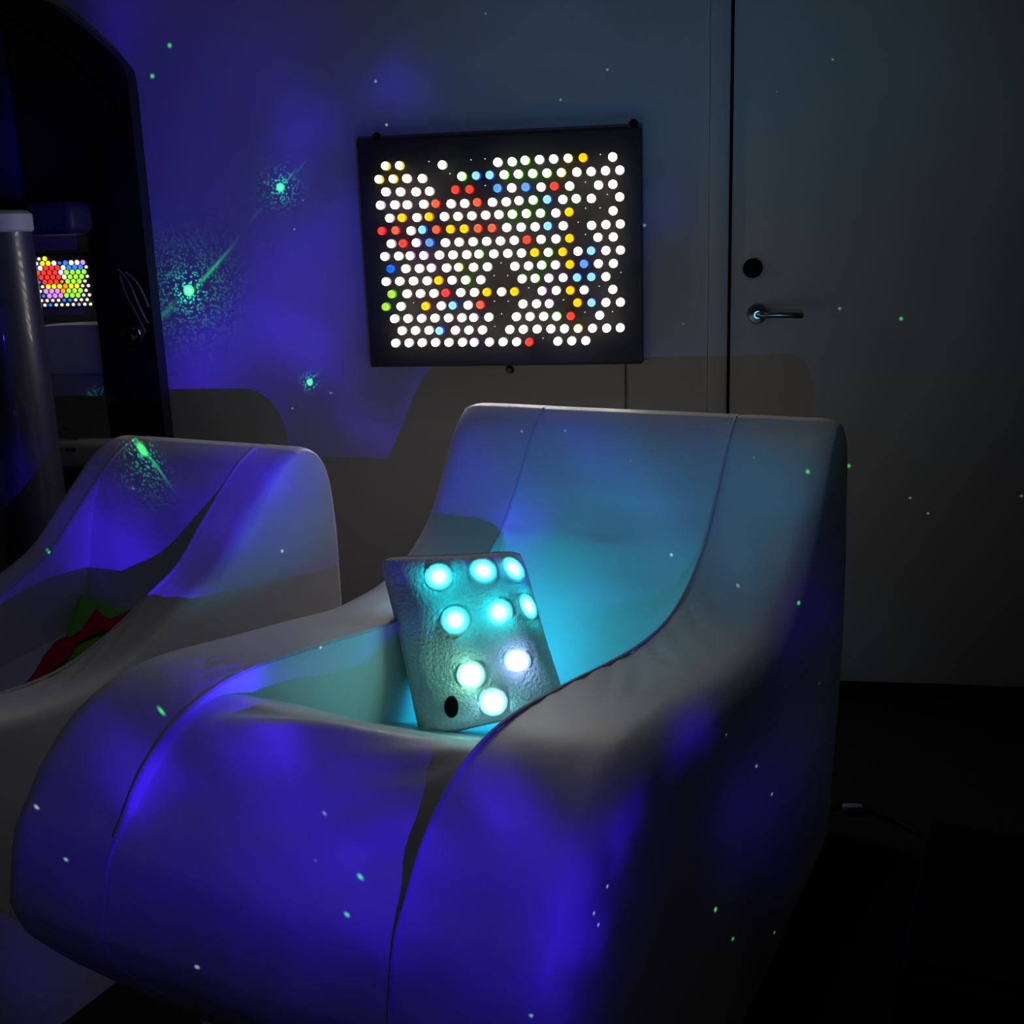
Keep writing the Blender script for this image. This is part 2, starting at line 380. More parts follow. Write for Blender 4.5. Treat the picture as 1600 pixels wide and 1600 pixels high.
# ------------------------------------------------------------------ light board
BY = WY - .055
c = [onY(*q, BY) for q in ((558, 219), (1003, 203), (1003, 570), (578, 573))]
x0 = (c[0].x + c[3].x) / 2; x1 = (c[1].x + c[2].x) / 2; z1 = (c[0].z + c[1].z) / 2; z0 = (c[2].z + c[3].z) / 2
brd = thing('light_board', 'large black wall-mounted peg board filled with glowing round pegs', 'light board', ((x0 + x1) / 2, WY, z0))
bx = Vector(((x0 + x1) / 2, WY, z0))
bm = bmesh.new(); box(bm, (0, BY + .024 - WY, (z1 - z0) / 2), (x1 - x0, .048, z1 - z0), bevel=.004); obj('board_case', bm, M['boardface'], brd)
bm = bmesh.new(); box(bm, (-.006, -.004, (z1 - z0) / 2 + .008), (x1 - x0 + .012, .008, z1 - z0 + .016), bevel=.002); obj('backing_panel', bm, M['backing'], brd)
for (px, py) in ((588, 214), (990, 193), (796, 578)):
    q = onY(px, py, WY - .01) - bx; bm = bmesh.new()
    lathe(bm, [(0, 0), (.012, 0), (.012, .006), (.006, .012), (0, .012)], 18, Matrix.Translation(q + Vector((0, .01, 0))) @ RX)
    o = obj('hanging_bracket', bm, M['chrome'] if py > 300 else M['matte'], brd)
bm = bmesh.new(); q = onY(977, 572, WY - .006) - bx; tube(bm, [(q.x, -.006, q.z + .02), (q.x, -.006, q.z - .2), (q.x + .002, -.006, q.z - .6)], .0025, 8); obj('power_cable', bm, M['backing'], brd)
ROWS = """195,285,y 265,283,y 480,280,W 758,267,W 830,264,W 895,257,g 967,253,w 1038,250,w 1110,246,y 1185,243,Y 1334,240,W
162,352,y 233,350,y 302,348,W 380,348,W 578,337,g 650,334,C 718,331,C 790,329,g 861,326,g 933,323,g 1004,321,g 1076,318,y 1154,316,W 1226,313,W 1298,309,W 1370,306,w
197,415,w 270,415,W 348,415,W 416,412,W 546,404,R 617,402,R 757,397,B 828,395,W 898,391,B 975,391,W 1041,386,R 1118,386,W 1263,381,w 1335,377,W
170,482,w 242,480,W 304,480,W 387,477,W 447,474,O 524,475,W 592,473,W 655,467,O 731,467,W 800,465,W 864,459,w 935,456,g 1006,453,C 1084,453,W 1151,449,g 1227,448,W 1369,440,W
216,547,w 277,545,Y 353,544,w 413,540,Y 490,539,W 558,538,W 628,535,W 697,532,W 763,529,W 831,527,g 901,524,g 972,522,g 1049,521,W 1115,516,Y 1336,510,W
177,611,R 246,608,O 323,610,W 381,605,C 450,604,O 520,602,Y 589,600,Y 659,598,O 729,596,O 803,594,W 875,592,W 945,590,W 1009,586,C 1086,585,W 1228,583,W 1300,579,W 1372,576,W
224,675,w 283,673,R 350,670,p 417,669,B 495,670,W 564,667,W 634,665,W 702,663,W 771,661,W 840,658,W 904,655,R 975,653,W 1050,651,W 1117,648,Y 1260,643,w 1337,641,W
192,739,w 261,737,W 319,735,p 387,734,p 465,732,W 533,731,W 602,730,W 663,727,g 738,726,W 808,724,W 877,722,W 942,719,Y 1011,718,g 1083,716,Y 1160,713,W 1226,710,C 1300,709,W 1373,707,W
221,801,D 297,800,W 365,799,W 425,796,p 501,796,W 561,793,y 636,793,W 706,791,W 843,788,W 912,786,W 978,782,g 1047,781,W 1119,779,Y 1190,776,B 1262,775,w 1338,774,W
198,865,w 266,863,W 335,862,W 404,861,W 461,859,Y 529,858,w 597,857,g 673,856,W 880,851,W 945,848,g 1014,847,p 1086,845,p 1156,844,C 1227,841,C 1300,840,W
226,928,G 303,926,W 370,925,W 438,924,W 497,921,R 572,920,W 641,919,W 703,918,Y 777,916,W 841,915,Y 980,911,p 1051,909,W 1121,909,Y 1191,907,W 1335,904,W
197,991,G 273,989,W 396,988,Y 475,986,W 533,984,C 609,983,W 671,981,O 884,977,W 952,976,W 1016,975,p 1157,971,Y 1228,970,C 1300,969,w 1373,968,W
241,1051,W 308,1050,W 376,1049,W 443,1048,W 511,1047,W 578,1046,W 638,1045,p 713,1043,W 851,1041,W 919,1040,W 988,1039,W 1053,1039,g 1124,1037,R 1269,1034,W
278,1111,W 345,1110,W 413,1109,W 467,1111,C 545,1109,W 613,1108,W 681,1107,W 818,1105,W 886,1104,W 955,1103,W 1024,1102,W 1092,1101,W 1160,1100,y 1233,1099,W 1304,1098,W 1372,1096,W
246,1173,W 313,1172,W 379,1171,W 446,1170,W 513,1170,W 581,1169,W 640,1169,p 716,1168,W 784,1167,W 852,1167,W 916,1168,R 1059,1164,W 1129,1162,W 1199,1161,W"""
HOLES = [(417, 264), (627, 255), (697, 250), (1274, 228), (522, 324), (699, 384), (1199, 366), (1309, 428), (1200, 497), (1272, 495), (1163, 567), (1199, 628), (777, 771), (743, 834), (811, 834), (1377, 818), (1268, 887), (916, 895), (744, 962), (813, 962), (1090, 955), (340, 970), (780, 1025), (1335, 1014), (1197, 1017), (746, 1088), (987, 1147)]
ORD = ['', 'first', 'second', 'third', 'fourth', 'fifth', 'sixth', 'seventh', 'eighth', 'ninth', 'tenth', 'eleventh', 'twelfth', 'thirteenth', 'fourteenth', 'fifteenth', 'sixteenth', 'seventeenth', 'eighteenth']
PL, PR = .020, .0112     # how far a peg stands out, its radius
def peg_mesh(k):
    bm = bmesh.new()
    lathe(bm, [(PR * 1.06, -.001), (PR * 1.06, .002), (PR * .96, .0035), (PR * .96, PL - .003), (PR * .86, PL - .0008), (PR * .5, PL), (0, PL)], 20, RX)
    me = bpy.data.meshes.new('light_peg')
    for f in bm.faces:
        f.smooth = True; f.material_index = 0 if f.calc_center_median().y < -(PL - .0042) else 1
    bm.to_mesh(me); bm.free(); me.materials.append(PM[k][0]); me.materials.append(PM[k][1]); return me
PMESH = {k: peg_mesh(k) for k in PEG}
for r, row in enumerate(ROWS.split('\n')):
    items = row.split()
    for i, it in enumerate(items):
        x, y, k = it.split(',')
        p = onY(540 + float(x) / 3.2, 170 + float(y) / 3.2, BY - PL)
        o = bpy.data.objects.new('light_peg', PMESH[k]); COL.objects.link(o); o.location = (p.x, BY, p.z)
        rn = 'top board row' if r == 0 else 'bottom board row' if r == 14 else ORD[r + 1] + ' board row from top'
        pos = 'leftmost' if i == 0 else 'rightmost' if i == len(items) - 1 else ORD[i + 1] + ' from left'
        tag(o, f'{PNAME[k]} glowing peg in the {rn}, {pos}'.replace('seventh row', 'seventh row'), 'peg', f'{PNAME[k]} pegs in the light board')
bm0 = bmesh.new(); lathe(bm0, [(.0016, -.0005), (.0016, .0008), (0, .0008)], 8, RX); hm = bpy.data.meshes.new('peg_hole'); bm0.to_mesh(hm); bm0.free(); hm.materials.append(mat('hole_glow', (.5, .5, .5), .5, emit=(1, .98, .95), es=.9, noise_col=(20, .05)))
for x, y in HOLES:
    p = onY(540 + x / 3.2, 170 + y / 3.2, BY); o = bpy.data.objects.new('peg_hole', hm); COL.objects.link(o); o.parent = brd; o.location = Vector((p.x, BY, p.z)) - bx
PY = 2.95
arch = [(-1.505, 0.0)] + [(-1.503, 1.70), (-1.508, 1.735), (-1.53, 1.765), (-1.60, 1.83), (-1.70, 1.905), (-1.82, 1.965), (-1.95, 2.01), (-2.10, 2.03), (-2.26, 2.01), (-2.39, 1.965), (-2.52, 1.90), (-2.62, 1.83), (-2.68, 1.765), (-2.697, 1.72), (-2.70, 1.66), (-2.70, 0)]
part_ = thing('arched_partition', 'tall black arched partition at the left beside the lit wall', 'partition', (-2.1, PY, 0))
OX0, OX1, OZ0, OZ1 = -2.25, -1.668, .60, 1.335
bm = bmesh.new()
hole = [(OX1 - .03 + .03 * math.cos(a), OZ1 - .03 + .03 * math.sin(a)) for a in [PI / 2 * k / 6 for k in range(7)]] + [(OX0, OZ1), (OX0, OZ0), (OX1, OZ0)]
def both(y, P): return [bm.verts.new((x + 2.1, y, z)) for x, z in P]
oF, oB, hF, hB = both(0, arch), both(.05, arch), both(0, hole), both(.05, hole)
for O_, H_ in ((oF, hF), (oB, hB)):
    es = [bm.edges.new((R[i], R[(i + 1) % len(R)])) for R in (O_, H_) for i in range(len(R))]
    bmesh.ops.triangle_fill(bm, use_beauty=True, edges=es)
for A, B in ((oF, oB), (hB, hF)):
    for i in range(len(A)): bm.faces.new((A[(i + 1) % len(A)], A[i], B[i], B[(i + 1) % len(A)]))
bmesh.ops.recalc_face_normals(bm, faces=bm.faces)
obj('panel', bm, M['black'], part_, smooth=False)
# rim following the arch and the navy upper panel inside it
def scaled(P, k, dz): return [(-2.1 + (x + 2.1) * k, z - dz) for x, z in P]
bm = bmesh.new(); rim = scaled([p for p in arch if p[1] > .5], .93, .085)
tube(bm, [(x + 2.1, -.004, z) for x, z in rim], .006, 6); obj('rim', bm, M['matte'], part_)
inn = [(-1.835, 1.42), (-1.835, 1.845), (-1.95, 1.89), (-2.10, 1.905), (-2.25, 1.89), (-2.40, 1.84), (-2.47, 1.79), (-2.47, 1.42)]
bm = bmesh.new(); prism(bm, [(x + 2.1, z) for x, z in inn], -.012, -.0005); bmesh.ops.recalc_face_normals(bm, faces=bm.faces); tri(bm); obj('upper_inset', bm, M['navy'], part_, smooth=False)
# mirrored light board inside the opening, built as a small lit butterfly board
q0, q1 = onY(50, 398, 3.13), onY(146, 481, 3.13)
sb = thing('light_board', 'light board reflection built small, with a colourful butterfly of pegs, inside the black partition opening', 'light board', ((q0.x + q1.x) / 2, 3.2, q1.z))
bw, bh = q1.x - q0.x + .02, q0.z - q1.z
bm = bmesh.new(); box(bm, (0, -.04, bh / 2), (bw, .06, bh), bevel=.003); obj('board_case', bm, M['boardface'], sb)
cols = dict(white=(1, .95, .9), yellow=(1, .75, .02), red=(.95, .04, .03), blue=(.03, .2, 1), green=(.35, .85, .05), purple=(.6, .25, .95), orange=(1, .3, .02))
bmats = {k: mat('butterfly_' + k, tuple(.5 * c for c in v), .4, emit=v, es=1.3, noise_col=(20, .05)) for k, v in cols.items()}
DP = {}
def dpeg(x, z, r, k):
    if k not in DP:
        b = bmesh.new(); lathe(b, [(1, 0), (1, .5), (.8, .9), (0, 1)], 10, RX)
        me = bpy.data.meshes.new('small_peg'); b.to_mesh(me); b.free(); me.materials.append(bmats[k]); DP[k] = me
    o = bpy.data.objects.new('small_peg', DP[k]); COL.objects.link(o); o.location = (x, -.0695, z); o.scale = (r, .006, r * 1.05); o.parent = sb
n = 0
for j in range(11):
    for i in range(10):
        x = (i - 4.5 + (.5 if j % 2 else 0) - .1) * bw * .094; z = bh * (.07 + .085 * j); v = (x / bw * 2.1); h = (z / bh - .52) * 2
        if abs(v) > .96: continue
        wing = ((abs(v) - .42) / .42) ** 2 + ((h - .28 - .15 * abs(v)) / .5) ** 2 < 1; low = ((abs(v) - .3) / .36) ** 2 + ((h + .3) / .33) ** 2 < 1
        if abs(v) < .1 and abs(h) < .55: k = 'orange' if h < 0 else 'white'
        elif wing and random.random() < .74: k = ('red' if h < .5 else 'yellow') if v < 0 else ('green' if h < .35 else 'blue')
        elif low: k = 'yellow' if h > -.25 else ('purple' if v < 0 else 'green')
        elif v < -.6 and h > .2: k = 'white'
        elif h > .75: k = 'blue' if abs(v) < .3 else 'yellow'
        else: k = random.choice(['white', 'white', 'purple', 'blue', 'white'])
        if n < 98: dpeg(x, z, .0066 if (wing or low) else .0040, k); n += 1
# left chair's reflection built as a white wedge below it, on a dark shelf
s0 = onY(80, 580, 3.08); s1 = onY(172, 505, 3.08)
bm = bmesh.new(); zs = s0.z
box(bm, (-1.95, 3.085, zs - .03), (.58, .21, .06), bevel=.008); tag(obj('shelf', bm, M['plinth']), 'narrow pale shelf inside the opening of the black partition', 'shelf')
bm = bmesh.new(); h = s1.z - zs
P = [(s0.x, zs), (s0.x - .004, zs + h * .5), (s0.x + .012, zs + h * .93), (s0.x + .03, zs + h), (-1.665, zs + h * .98), (-1.60, zs + h * .6), (-1.59, zs)]
prism(bm, [tuple(p) for p in catmull(P, 4)], 3.01, 3.13); bmesh.ops.recalc_face_normals(bm, faces=bm.faces); tri(bm)
tag(obj('chair_reflection', bm, M['vinyl'], ang=50), 'reflection of the left chair built as a white wedge, inside the black partition', 'cushion')
# bubble tube
tb = thing('bubble_tube', 'unlit milky bubble tube with a white cap standing in front of the black partition', 'bubble tube', (-1.797, 2.70, 0))
bm = bmesh.new(); lathe(bm, [(.106, .12), (.106, 1.335)], 48); obj('tube_body', bm, M['tube'], tb)
bm = bmesh.new(); lathe(bm, [(0, 1.385), (.10, 1.385), (.111, 1.376), (.111, 1.338), (.104, 1.332), (0, 1.332)], 48); obj('tube_cap', bm, M['cap'], tb)
bm = bmesh.new(); lathe(bm, [(0, .12), (.125, .12), (.135, .11), (.135, 0), (0, 0)], 48); obj('tube_base', bm, M['plinth'], tb)
bm = bmesh.new(); box(bm, (.10, .175, 1.365), (.13, .13, .085), bevel=.025, seg=4); obj('cap_reflection', bm, M['navy'], tb)  # reflection of the tube cap, built as a rounded navy block
# low white box behind the tube
bm = bmesh.new(); q = onY(92, 690, 2.86)
box(bm, (-1.83, 2.88, q.z - .035), (.46, .10, .07), bevel=.02, seg=4)
sk = thing('socket_box', 'low pale box with three dark sockets behind the bubble tube', 'box', (0, 0, 0))
o = obj('box_body', bm, M['plinth'], sk)
for x, y in ((92, 702), (106, 703), (115, 703)):
    p = onY(x, y, 2.83); bm = bmesh.new(); lathe(bm, [(0, -.002), (.006, -.002), (.006, .002), (0, .002)], 14, Matrix.Translation(p) @ RX); obj('socket', bm, M['gap'], sk)
bm = bmesh.new(); box(bm, (-1.85, 2.885, (q.z - .07) / 2), (.36, .08, q.z - .07), bevel=.004); obj('pedestal', bm, M['matte'], sk)
for (xa, ya, xb, yb, yy) in ((86, 667, 108, 670, 2.9), (87, 682, 122, 686, 2.88)):  # bright reflected lines, built as thin chrome rods
    a, b = onY(xa - 8, ya - 1, yy), onY(xb, yb, yy); bm = bmesh.new(); tube(bm, [a, b], .003, 8)
    tag(obj('reflection_line', bm, M['chrome']), 'upper thin bright reflection built as a rod behind the bubble tube' if ya < 675 else 'lower thin bright reflection built as a rod behind the bubble tube', 'rod')
# glossy black ball and hanging strands on the right band of the partition
p = onY(205, 522, 2.915); bm = bmesh.new(); bmesh.ops.create_uvsphere(bm, u_segments=32, v_segments=20, radius=.036)
bmesh.ops.translate(bm, vec=p, verts=bm.verts); tag(obj('ball', bm, mat('glossy_black', (.004, .004, .005), .08, .6, bump=(3, .02, .01)), ang=180), 'small glossy black ball on the right edge of the black partition', 'ball')
for k, pts in enumerate((((193, 420), (210, 440), (226, 478), (240, 505)), ((196, 430), (206, 460), (222, 490), (236, 520)), ((205, 425), (222, 440), (234, 462), (241, 480)))):
    bm = bmesh.new(); tube(bm, catmull([onY(x + 2 - 3 * 0, y, 2.94) + Vector((-.02, 0, 0)) for x, y in pts], 5), .0028, 6)
    tag(obj('cord_strand', bm, M['strand']), ['grey strand curving down the partition edge, longest of three', 'grey strand curving down the partition edge, lowest of three', 'grey strand curving down the partition edge, shortest and rightmost of three'][k], 'strand', 'strands on the partition')
# cloth toy on the left chair
def toy(px, zc): return [(lambda v: (v.x, v.y))(onZ(x, y, zc + max(0, x - 120) * .0004)) for x, y in px]
def lift(v):
    u = (Vector((v.x, v.y, 0)) - LC).dot(F17)
    return max(0, .40 - u) * .28
TZ = .515
def zt(v):
    u = (Vector((v.x, v.y, 0)) - LC).dot(F17)
    return TZ + max(0, .27 - u) * .5
def cloth(name, pts, z, th, m, par):
    bm = bmesh.new(); blob(bm, [tuple(p) for p in pts], z, th); return obj(name, bm, m, par)
ty = thing('felt_cushion', 'green felt cushion with a red jagged trim on the seat of the smaller left chair', 'cushion', (0, 0, 0))
cloth('green_body', toy([(128, 952), (158, 951), (196, 953), (232, 945), (262, 950), (240, 1000), (190, 1040), (120, 1060), (62, 1062), (58, 1048), (95, 1005), (112, 975)], .515), lambda v: .480 + lift(v), .030, M['green'], ty)
cloth('red_trim', toy([(38, 1056), (52, 1040), (66, 1015), (84, 995), (100, 992), (118, 995), (132, 978), (152, 957), (160, 962), (174, 963), (190, 955), (225, 937), (262, 925), (225, 952), (192, 962), (150, 982), (114, 998), (92, 1012), (74, 1034), (60, 1056)], .53), lambda v: .511 + lift(v), .010, M['red'], ty)
# cable, plug and black box on the floor at the right
bm = bmesh.new(); cp = [onZ(x, y, .006) for x, y in ((1290, 1260), (1312, 1259), (1345, 1264), (1362, 1266), (1390, 1278), (1412, 1290), (1432, 1302))]; tube(bm, catmull(cp, 5), .006, 8)
cb = thing('power_cord', 'black power cord on the dark floor to the right of the large chair', 'cord', cp[0]); bmesh.ops.translate(bm, vec=-cp[0], verts=bm.verts); obj('cord', bm, M['matte'], cb)
a = onZ(1332, 1262, .012); bm = bmesh.new(); box(bm, a - cp[0], (.044, .020, .014), rot=Matrix.Rotation(.12, 4, 'Z'), bevel=.004); o = obj('plug', bm, M['label'], cb); o['label'] = 'pale plug connector'
H2 = .26; a = onZ(1450, 1286, H2); d = (onZ(1600, 1312, H2) - a); d.z = 0; d.normalize(); nrm = Vector((d.y, -d.x, 0))
c = a + d * .3 + nrm * .22; bm = bmesh.new(); rz = math.atan2(d.y, d.x)
box(bm, (0, 0, H2 / 2), (.6, .44, H2), bevel=.02, seg=3)
bt = thing('storage_box', 'black box standing on the dark floor in the lower right corner', 'box', (c.x, c.y, 0), rz); obj('box_body', bm, M['black'], bt)
bm = bmesh.new(); box(bm, (0, 0, H2 + .006), (.585, .425, .012), bevel=.005); obj('lid', bm, M['matte'], bt)

# ------------------------------------------------------------------ light
LP_ = Vector((.27, .20, .85))     # the star projector stands on a table in front of the chairs
w = bpy.data.worlds.new('dim_room'); SC.world = w; w.use_nodes = True
w.node_tree.nodes['Background'].inputs[0].default_value = (.5, .47, .50, 1); w.node_tree.nodes['Background'].inputs[1].default_value = .02
# beams of the projector: (x/y, z/y of the direction, half widths, turn, strength)
BLUE = [(-0.46773, 0.24633, 0.03785, 0.03785, 0, 2.79), (-0.36252, 0.27991, 0.03386, 0.03386, 0, 1.8323), (-0.4833, 0.13155, 0.04738, 0.04738, 0, 3.275), (-0.43623, 0.17106, 0.03116, 0.03116, 0, 2.04), (-0.59759, 0.0299, 0.04619, 0.04619, 0, 4.5762), (-0.52168, 0.05995, 0.0449, 0.0449, 0, 3.5715), (-0.46436, 0.04678, 0.03785, 0.03785, 0, 2.3132), (-0.63249, 0.35498, 0.04045, 0.04045, 0, 2.0767), (-0.59511, 0.17642, 0.07214, 0.07214, 0, 1.3471), (-0.53702, 0.30545, 0.10369, 0.10369, 0, 0.7827), (-0.43095, -0.0281, 0.03781, 0.03781, 0, 1.3414), (-0.51632, 0.19124, 0.16602, 0.16602, 0, 1.0242), (-0.14001, 0.15, 0.02966, 0.02966, 0, 0.3662), (-0.21205, 0.28809, 0.12023, 0.12023, 0, 0.2062), (-0.92373, -0.18888, 0.04971, 0.04971, 0, 0.9064), (-0.76374, -0.12047, 0.06833, 0.06833, 0, 1.7077), (-0.96015, -0.22913, 0.02555, 0.02555, 0, 0.5643), (-0.78068, -0.26414, 0.09127, 0.09127, 0, 0.541), (-0.70065, -0.2668, 0.06567, 0.06567, 0, 0.4262), (-0.90155, -0.33156, 0.13178, 0.13178, 0, 0.1395), (-0.51051, -0.20106, 0.05461, 0.05461, 0, 0.4517), (-0.478, -0.26937, 0.04889, 0.04889, 0, 0.193), (-0.37537, -0.21828, 0.03469, 0.03469, 0, 0.3406), (-0.2381, -0.1638, 0.03549, 0.03549, 0, 0.4974), (-0.43146, -0.31934, 0.04105, 0.04105, 0, 0.2642), (-0.59026, -0.30398, 0.12527, 0.12527, 0, 0.1976), (-0.52697, -0.38267, 0.11306, 0.11306, 0, 0.0713), (-1.09269, -0.28696, 0.11734, 0.11734, 0, 0.1864), (-0.95582, -0.16001, 0.09072, 0.09072, 0, 0.3794), (-0.51555, -0.16328, 0.03785, 0.03785, 0, 0.7105), (-0.34125, -0.00423, 0.03773, 0.03773, 0, 0.4645), (-0.31709, -0.06355, 0.02868, 0.02868, 0, 0.9749), (-0.2553, 0.00571, 0.04971, 0.04971, 0, 0.247), (-0.12493, 0.01763, 0.03708, 0.03708, 0, 0.1159), (-0.48988, -0.07712, 0.02033, 0.02033, 0, 0.5847), (-0.77435, -0.07973, 0.03632, 0.03632, 0, 2.0502), (-0.65991, -0.04467, 0.04165, 0.04165, 0, 1.4702), (-0.62809, -0.04008, 0.03436, 0.03436, 0, 1.6215), (-0.55572, -0.05029, 0.04696, 0.04696, 0, 0.836), (-0.57549, -0.00708, 0.03352, 0.03352, 0, 0.5865), (-0.82447, -0.0583, 0.04428, 0.04428, 0, 0.9046), (-0.69241, -0.01812, 0.04881, 0.04881, 0, 0.6071), (-0.51841, -0.02517, 0.02634, 0.02634, 0, 0.6495), (-0.79987, 0.20426, 0.02851, 0.02851, 0, 0.868), (-0.78002, 0.11784, 0.0566, 0.0566, 0, 0.3511), (-0.74558, 0.27281, 0.0489, 0.0489, 0, 1.8419), (-0.10623, -0.30969, 0.0847, 0.0847, 0, 0.073), (-0.79014, -0.28369, 0.19324, 0.19324, 0, 0.1454), (-0.49132, -0.23791, 0.16007, 0.16007, 0, 0.0917), (-1.05994, -0.28235, 0.14289, 0.14289, 0, 0.1491), (-0.10623, -0.30969, 0.07764, 0.07764, 0, 0.2354), (-0.03861, -0.13664, 0.04542, 0.04542, 0, 0.3565), (-0.31974, -0.06094, 0.0223, 0.0223, 0, 2.0726), (-0.34309, -0.01522, 0.03784, 0.03784, 0, 0.9987), (-0.38222, -0.02858, 0.03183, 0.03183, 0, 1.0876), (-0.26815, -0.00026, 0.03738, 0.03738, 0, 0.5572), (-0.19919, -0.01775, 0.07488, 0.07488, 0, 0.2646), (-0.63611, -0.19846, 0.06233, 0.06233, 0, 0.5081), (-1.04162, -0.55213, 0.08421, 0.08421, 0, 0.1498), (-0.74654, -0.12139, 0.04516, 0.04516, 0, 2.7911)]
TEAL = [(-0.26807, 0.3122, 0.12145, 0.12145, 0, 0.2469), (-0.02156, 0.28808, 0.15562, 0.15562, 0, 0.2203), (-0.15847, 0.21914, 0.1191, 0.1191, 0, 0.17), (-0.08345, 0.09302, 0.08905, 0.08905, 0, 0.0681), (0.06554, 0.0891, 0.14998, 0.14998, 0, 0.0682), (-0.00921, -0.25313, 0.07972, 0.07972, 0, 0.0966)]
AQUA = [(-0.2291, -0.01948, 0.07498, 0.07498, 0, 0.4806), (-0.08292, -0.02156, 0.05017, 0.05017, 0, 0.3358), (-0.12039, -0.09226, 0.0289, 0.0289, 0, 0.3644), (-0.20298, -0.05093, 0.05042, 0.05042, 0, 0.2971)]
HALO = [(-0.59328, 0.10182, 0.03804, 0.03804, 0, 1.8605), (-0.59328, 0.10182, 0.01443, 0.01443, 0, 5.0089), (-0.492, 0.19439, 0.01267, 0.01267, 0, 3.2578), (-0.492, 0.19439, 0.02852, 0.02852, 0, 0.2606), (-0.47742, 0.01169, 0.00699, 0.00699, 0, 3.6745), (-0.71019, -0.00259, 0.01258, 0.01258, 0, 8.1436), (-0.71839, -0.0197, 0.02112, 0.02112, 0, 0.8374), (-0.59328, 0.10182, 0.01312, 0.01312, 0, 7.1556), (-0.492, 0.19439, 0.0076, 0.0076, 0, 5.2124), (-0.47742, 0.01169, 0.00508, 0.00508, 0, 4.8993)]
STREAK = [(-0.5719, 0.11712, 0.02082, 0.00163, 0.733, 4.8905), (-0.55894, 0.12884, 0.01942, 0.00091, 0.7679, 1.9305), (-0.61878, 0.08207, 0.01458, 0.00265, 0.6981, 1.7692), (-0.4825, 0.20267, 0.00885, 0.00076, 0.7854, 1.941), (-0.47054, 0.21136, 0.01008, 0.00063, 0.8203, 0.7693), (-0.51816, 0.1709, 0.00639, 0.00192, 0.7854, 0.3991), (-0.47179, 0.01723, 0.00761, 0.00063, 0.733, 1.2171), (-0.70371, -0.00634, 0.01536, 0.00105, -1.0821, 8.6417), (-0.71234, 0.00185, 0.00978, 0.00105, -0.9599, 9.6183)]
GSTAR = [(-0.58847, 0.3243, 0.00264, 0.00264, 0, 15.7381), (-0.60855, 0.29863, 0.00266, 0.00266, 0, 15.8693), (-0.59328, 0.10182, 0.0059, 0.0059, 0, 114.4898), (-0.492, 0.19439, 0.00444, 0.00444, 0, 52.1243), (-0.47742, 0.01169, 0.00381, 0.00381, 0, 36.7448), (-0.70901, -0.00085, 0.00559, 0.00559, 0, 58.6815), (-0.85116, -0.09292, 0.00263, 0.00263, 0, 11.4176), (-0.87106, -0.14879, 0.0036, 0.0036, 0, 9.6742), (-0.70743, -0.28564, 0.00374, 0.00374, 0, 2.9011), (-0.74139, -0.32744, 0.00342, 0.00342, 0, 2.522), (-0.19412, -0.39969, 0.00342, 0.00342, 0, 4.9403), (-0.16223, -0.45047, 0.00268, 0.00268, 0, 5.0097), (-0.04625, -0.00739, 0.00238, 0.00238, 0, 4.2797), (0.03141, -0.06984, 0.00231, 0.00231, 0, 8.1714), (-0.06402, -0.11816, 0.00228, 0.00228, 0, 6.2118), (0.07109, 0.06241, 0.0021, 0.0021, 0, 7.2969)]
